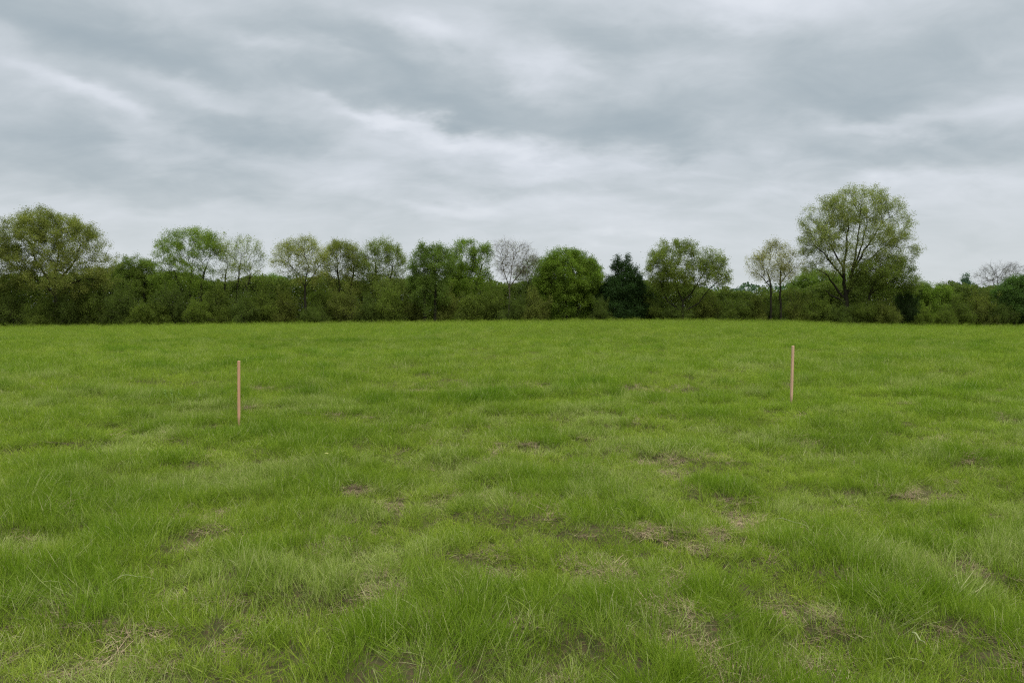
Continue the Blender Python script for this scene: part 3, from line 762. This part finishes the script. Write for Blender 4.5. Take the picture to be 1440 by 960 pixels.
# ---- shrubs of the hedgerow: a few moulds, copied one by one
def shrub_mould(seed, n_leaves=30000):
    r = np.random.default_rng(seed)
    L = []
    for k in range(r.integers(15, 22)):
        a = r.random() * 6.283; q = r.uniform(0.1, 0.78); rr_ = r.uniform(0.14, 0.32)
        z = r.uniform(0.22, 0.92 - rr_ * 0.7) * (1.05 - 0.45 * q)
        L.append((math.cos(a) * q, math.sin(a) * q, z, rr_, rr_, rr_ * r.uniform(.6, .9)))
    L += [(0, 0, .3, .62, .62, .3), (r.uniform(-.2, .2), r.uniform(-.2, .2), .5, .45, .45, .36)]
    for k in range(16):                                # upright sprays that break the outline
        a = r.random() * 6.283; q = r.uniform(0, .75); h_ = r.uniform(.7, 1.15) * (1 - .35 * q)
        for s_ in (.55, .75, .95, 1.05): L.append((math.cos(a) * q * s_, math.sin(a) * q * s_, h_ * s_, .06, .06, .08))
    pts = sample_lobes(L, 520, r, .6); pts[:, 2] = np.maximum(pts[:, 2], .03)
    trs = [[np.array([0.0, 0, -.03]) + np.array([math.cos(a), math.sin(a), 0]) * .05, np.array([math.cos(a) * .15, math.sin(a) * .15, .18]), np.array([math.cos(a) * .28, math.sin(a) * .28, .4])] for a in (0.3, 2.2, 4.4)]
    P, PR, kids, tips, nt0 = skeleton(trs, pts, .2, r)
    e = np.where(PR >= 0)[0]; rr_ = .0035 * tips ** .42
    V, Fq = tubes(P[PR[e]], P[e], np.minimum(rr_[PR[e]], rr_[e] * 1.6), rr_[e], 4)
    stem = mesh_np('shrub_stems', V, Fq, mBark, smooth_faces=True)
    pk = r.choice(np.arange(nt0, len(P)), n_leaves)
    LP = P[pk] + r.normal(0, .052, (n_leaves, 3)); LP[:, 2] = np.abs(LP[:, 2])
    LV, LF = leaf_quads(LP, .0255, r)
    cl = noise2(LP[:, 0] * 4, LP[:, 2] * 5 + seed, 3)
    return stem, mesh_np('shrub_crown', LV, LF, mLeaf, {'rnd': np.repeat(np.clip(r.random(n_leaves) * .7 + cl * .4 - .05, 0, 1), 4)})


moulds = [shrub_mould(k * 5 + 1) for k in range(7)]
G1, G2, G3, G4, G5 = (.100, .126, .023), (.106, .134, .022), (.080, .104, .022), (.116, .130, .028), (.034, .054, .016)
SHR = [
 # x, top row, half width px, depth, colour, label
 (-8, 398, 30, 104, G1, 'tall green shrub at the left edge under the spreading oak'),
 (22, 415, 24, 103, G3, 'dark shrub below the long left limb of the spreading oak'),
 (60, 424, 24, 102.5, G1, 'green shrub hiding the foot of the spreading oak trunk'),
 (100, 412, 26, 103.5, G3, 'dark shrub under the right-reaching limb of the spreading oak'),
 (138, 400, 26, 104, G1, 'tall shrub at the outer right skirt of the spreading oak'),
 (172, 408, 24, 103, G3, 'dark tall shrub below the short bushy tree'),
 (210, 424, 24, 102.5, G2, 'low yellow-green shrub just before the bright many-stemmed tree'),
 (240, 405, 24, 104.5, G3, 'dark shrub under the left flank of the bright many-stemmed tree'),
 (285, 424, 22, 102.5, G2, 'low lighter shrub at the foot of the bright many-stemmed tree'),
 (308, 408, 24, 104.5, G1, 'shrub between the bright many-stemmed tree and the thin pale tree'),
 (345, 418, 22, 103, G3, 'dark low shrub under the thin pale tree'),
 (372, 406, 24, 104, G1, 'green shrub under the small bright-topped tree'),
 (402, 412, 20, 104, G4, 'olive shrub left of the clear trunk of the golden open tree'),
 (452, 405, 22, 105, G1, 'green shrub right of the clear trunk of the golden open tree'),
 (440, 432, 18, 102.5, G3, 'low dark shrub at the trunk foot of the golden open tree'),
 (488, 412, 24, 104, G4, 'olive shrub below the ragged-topped olive tree'),
 (518, 420, 20, 103, G3, 'dark low shrub between the ragged-topped and the round-headed olive trees'),
 (548, 408, 26, 104, G1, 'rounded shrub at the foot of the round-headed olive tree'),
 (582, 412, 20, 103.5, G4, 'pale olive shrub where the gap opens before the leafy mid-green tree'),
 (628, 410, 20, 103.5, G4, 'upright olive shrub against the dark stem of the leafy mid-green tree'),
 (662, 412, 24, 103.5, G1, 'green shrub at the foot of the lumpy bright green tree'),
 (694, 406, 22, 104.5, G1, 'shrub between the lumpy bright green tree and the leafless one'),
 (722, 420, 20, 103, G3, 'dark shrub around the trunk of the almost leafless tree'),
 (752, 412, 24, 103.5, G4, 'olive shrub below the small loose tree, beside the dense dome'),
 (845, 424, 16, 103, G3, 'dark low shrub in the gap between dense dome and blackish evergreen'),
 (918, 415, 22, 104.5, G1, 'green shrub between the blackish evergreen and the two-headed tree'),
 (948, 432, 22, 102.5, G3, 'low dark shrub at the foot of the two-headed tree'),
 (992, 412, 24, 104.5, G4, 'olive shrub under the right head of the two-headed tree'),
 (1032, 420, 26, 103.5, G1, 'low spreading shrub in the open dip right of the two-headed tree'),
 (1020, 436, 16, 102.5, G3, 'very low dark shrub at the field edge in the open dip'),
 (1062, 418, 22, 104, G4, 'olive shrub just left of the slim twin trunks'),
 (1090, 430, 16, 103, G3, 'low dark shrub at the foot of the slim twin trunks'),
 (1118, 418, 22, 104, G4, 'olive shrub right of the slim twin trunks'),
 (1150, 422, 24, 103, G1, 'green shrub in front of the low smooth dome'),
 (1186, 430, 22, 102, G3, 'dark shrub against the trunk of the giant oak'),
 (1218, 424, 24, 102, G1, 'green shrub right of the giant oak trunk'),
 (1245, 430, 22, 101.5, G4, 'low yellowish shrub under the low dark olive tree'),
 (1276, 412, 20, 103.5, G5, 'blackish shrub at the right skirt of the giant oak'),
 (1300, 434, 14, 102, G2, 'little bright shrub before the rounded bright tree'),
 (1345, 424, 22, 104, G1, 'green shrub below the hazy conifer'),
 (1378, 418, 22, 104, G4, 'brownish-olive shrub below the leafless twiggy tree'),
 (1330, 436, 16, 102, G2, 'low light green shrub right of the rounded bright tree'),
 (1402, 428, 18, 103, G3, 'dark shrub beside the tree cut by the right edge'),
 (1462, 405, 26, 104, G3, 'dark shrub beyond the tree cut by the right edge'),
]
for k, (x, top, hw, D, colr, lb) in enumerate(SHR):
    st, cr = moulds[k % len(moulds)]
    p = at_depth(x, 450, D); z0 = float(ground_z(p[0], D)) - .03
    H = at_depth(x, top, D)[2] - z0; W = hw / F * D * 1.45; H *= 1.08
    root = bpy.data.objects.new('shrub', None); COL.objects.link(root)
    root.location = (p[0], D, z0); root.rotation_euler = (0, 0, random.random() * 6.28); root.scale = (W, W, H * 1.08)
    tag(root, lb, 'shrub', 'shrubs of the hedgerow')
    link('stems', st, root, color=(.05, .042, .034))
    j = [random.uniform(.85, 1.15) for _ in range(3)]
    link('crown', cr, root, color=tuple(a * (j[0] + .08 * (b - 1)) for a, b in zip(colr, j)))

# ---- the back of the hedgerow: one dense mass nobody could take apart
r = np.random.default_rng(5)
n = 680000
bx = r.uniform(-125, 125, n); by = r.uniform(113, 118, n)
pxx = 720 + F * bx / by
topy = np.interp(pxx, [-500, 0, 150, 230, 400, 600, 760, 900, 1020, 1060, 1130, 1300, 1440, 2000], [388, 386, 384, 388, 395, 394, 396, 398, 409, 411, 406, 405, 406, 400])
topy = topy - (fbm(bx * .25, by * .2, 91, 3) - .5) * 26 - (noise2(bx * 1.1, by * 1.1, 95) - .5) * 8
zt = EYE + (HOR - topy) / F * by
zg = ground_z(bx, by)
bz = zg + (zt - zg) * (1 - r.random(n) ** 1.25 * 1.0)
LV, LF = leaf_quads(np.stack([bx, by, bz], 1), .225, r)
cl = fbm(bx * .35, bz * .5, 97, 2)
wood = link('undergrowth', mesh_np('undergrowth', LV, LF, mLeaf, {'rnd': np.repeat(np.clip(r.random(n) * .6 + cl * .5 - .1, 0, 1), 4)}), color=(.094, .118, .026))
tag(wood, 'continuous dark thicket filling the hedgerow behind the shrubs', 'thicket', kind='stuff')
# ---- far wood, distance haze painted in as a bluish leaf colour
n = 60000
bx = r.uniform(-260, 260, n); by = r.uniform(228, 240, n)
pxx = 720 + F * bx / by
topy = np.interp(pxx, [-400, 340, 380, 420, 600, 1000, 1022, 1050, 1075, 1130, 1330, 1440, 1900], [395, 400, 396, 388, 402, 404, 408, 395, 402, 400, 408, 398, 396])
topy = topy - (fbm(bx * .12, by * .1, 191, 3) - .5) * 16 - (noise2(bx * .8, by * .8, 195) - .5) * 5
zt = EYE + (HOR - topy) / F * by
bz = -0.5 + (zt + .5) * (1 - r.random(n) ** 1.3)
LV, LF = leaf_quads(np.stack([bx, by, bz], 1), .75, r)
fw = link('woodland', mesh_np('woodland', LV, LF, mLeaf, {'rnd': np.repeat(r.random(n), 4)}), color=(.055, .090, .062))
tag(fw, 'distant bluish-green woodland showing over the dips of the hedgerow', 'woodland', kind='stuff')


# ------------------------------------------------------------------ the two stakes
def stake(px, py, top, label, colr, wdt, lean, rotz):
    x, y, z = on_ground(px, py)
    H = at_depth(px, top, y)[2] - z
    hw = wdt / 2
    rings = [(-0.16, 0.004), (0.0, hw * .35), (0.10, hw * .75), (0.20, hw), (H * .4, hw * 1.01), (H * .75, hw), (H - .008, hw), (H, hw - .006)]
    V, Fs = [], []
    ch = 0.06
    for (zz, h_) in rings:                                   # squared section with planed corners
        c_ = h_ * (1 - ch * 2)
        for (a, b) in ((h_, -c_), (h_, c_), (c_, h_), (-c_, h_), (-h_, c_), (-h_, -c_), (-c_, -h_), (c_, -h_)):
            V.append((a, b * .9, zz))
    for q in range(len(rings) - 1):
        for s_ in range(8): Fs.append((q * 8 + s_, q * 8 + (s_ + 1) % 8, (q + 1) * 8 + (s_ + 1) % 8, (q + 1) * 8 + s_))
    me = bpy.data.meshes.new('wooden_stake'); me.from_pydata(V, [], Fs + [tuple(range(7, -1, -1)), tuple(range((len(rings) - 1) * 8, len(rings) * 8))]); me.materials.append(mWood)
    o = link('wooden_stake', me, loc=(x, y, z), color=colr); o.rotation_euler = (0, lean, rotz)
    return tag(o, label, 'stake', 'wooden marker stakes in the grass')
stake(336, 607, 507, 'reddish-brown wooden stake leaning slightly, the nearer of the two in the grass', (.50, .30, .19), .033, R(.7), R(30))
stake(1112.5, 573, 486, 'pale tan wooden stake, the farther of the two, below the slim twin-trunked tree', (.51, .345, .235), .035, R(1.0), R(16))


# ------------------------------------------------------------------ odd stalks and leaves seen in the sward
def strip(pts, wid, taper=True):
    pts = np.array(pts); P0, P1 = pts[:-1], pts[1:]
    n_ = len(pts); w_ = np.full(n_, wid) if not taper else wid * (1 - np.linspace(0, 1, n_) * .7)
    return tubes(P0, P1, w_[:-1], w_[1:], 5)


def seedhead(px, py, h):
    x, y, z = on_ground(px, py)
    root = bpy.data.objects.new('seeding_grass', None); COL.objects.link(root); root.location = (x, y, z)
    tag(root, 'lone pale seeding grass stem standing left of the reddish-brown stake', 'plant')
    V, f = strip([(0, 0, -.02), (.005, 0, h * .35), (-.004, 0, h * .7), (-.012, 0, h)], .0045)
    link('stem', mesh_np('seed_stem', V, f, mPale), root)
    for (dx_, dz_, ex) in ((-.11, .06, .24), (.10, .05, .30), (-.015, .10, .45)):
        V, f = strip([(0, 0, h * ex), (dx_ * .35, .01, h * ex + (h * .95 - h * ex) * .5), (dx_, .0, h * .95 + dz_ * .3)], .003); link('side_stem', mesh_np('side_stem', V, f, mPale), root)
        c_ = np.array([dx_, 0, h * .95 + dz_ * .3]); P = c_ + rng.normal(0, 1, (46, 3)) * np.array([.008, .008, .035])
        LV, LF = leaf_quads(P, .015, rng); link('seed_head', mesh_np('seed_head', LV, LF, mPale), root)
seedhead(243, 580, .30)


def stalk(name, pts, label, rad_, lift=.05, mat=None):
    P = []
    for k, (px, py) in enumerate(pts):
        x, y, z = on_ground(px, py); P.append((x, y, z + (lift if not isinstance(lift, (list, tuple)) else lift[k])))
    P = np.array(P); q = np.linspace(0, len(P) - 1, 14); c_ = np.arange(len(P))
    cf = [np.polyfit(c_, P[:, a], min(2, len(P) - 1)) for a in range(3)]
    P = np.stack([np.polyval(f_, q) for f_ in cf], 1); P[:, 2] += .006 * np.sin(q * 4.1); base = P[0].copy()
    V, f = strip(P - base, rad_)
    o = link(name, mesh_np(name, V, f, mat or mStraw), loc=base); return tag(o, label, 'stalk')
stalk('fallen_stalk', [(1090, 742), (1112, 748), (1134, 756), (1152, 766)], 'long pale fallen stalk lying slantwise in the grass below the pale tan stake', .0028, [.07, .085, .08, .05])
stalk('fallen_stalk', [(166, 834), (190, 833), (218, 835)], 'short straight pale stalk lying level in the near grass left of the reddish-brown stake', .0024, [.085, .10, .08])
stalk('straw_piece', [(1283, 918), (1292, 926), (1300, 935)], 'short thick straw piece near the bottom right of the field', .0045, .10)
stalk('fallen_stalk', [(682, 810), (700, 818), (718, 832)], 'grey-green curved stalk lying over a bare patch in mid field', .0022, [.06, .07, .04], mPale)
x, y, z = on_ground(458, 653)
V = np.array([(-.05, 0, 0), (-.01, -.018, .012), (.04, -.012, .006), (.06, .004, .016), (.02, .02, .02), (-.02, .016, .014)]); V = V * .5; V = np.concatenate([V, V - np.array([0, 0, .001])])
fl = [np.array([[0, 1, 4, 5], [1, 2, 3, 4], [11, 10, 7, 6], [10, 9, 8, 7]])]
yl = link('fallen_leaf', mesh_np('fallen_leaf', V, fl, mYellow), loc=(x, y, z + .11)); tag(yl, 'small yellow leaf caught on the grass right of the reddish-brown stake', 'leaf')

# ------------------------------------------------------------------ render settings
scene.render.engine = 'CYCLES'
scene.view_settings.view_transform = 'Standard'; scene.view_settings.look = 'None'
scene.view_settings.exposure = 0.42; scene.view_settings.gamma = 1
scene.cycles.use_denoising = False
try: scene.cycles.denoiser = 'OPENIMAGEDENOISE'; scene.cycles.denoising_input_passes = 'RGB_ALBEDO_NORMAL'; scene.cycles.denoising_prefilter = 'ACCURATE'
except Exception as ex: print(ex)
scene.cycles.filter_width = 1.25
scene.cycles.max_bounces = 6; scene.cycles.diffuse_bounces = 4; scene.cycles.glossy_bounces = 1; scene.cycles.transmission_bounces = 3
scene.cycles.use_adaptive_sampling = False
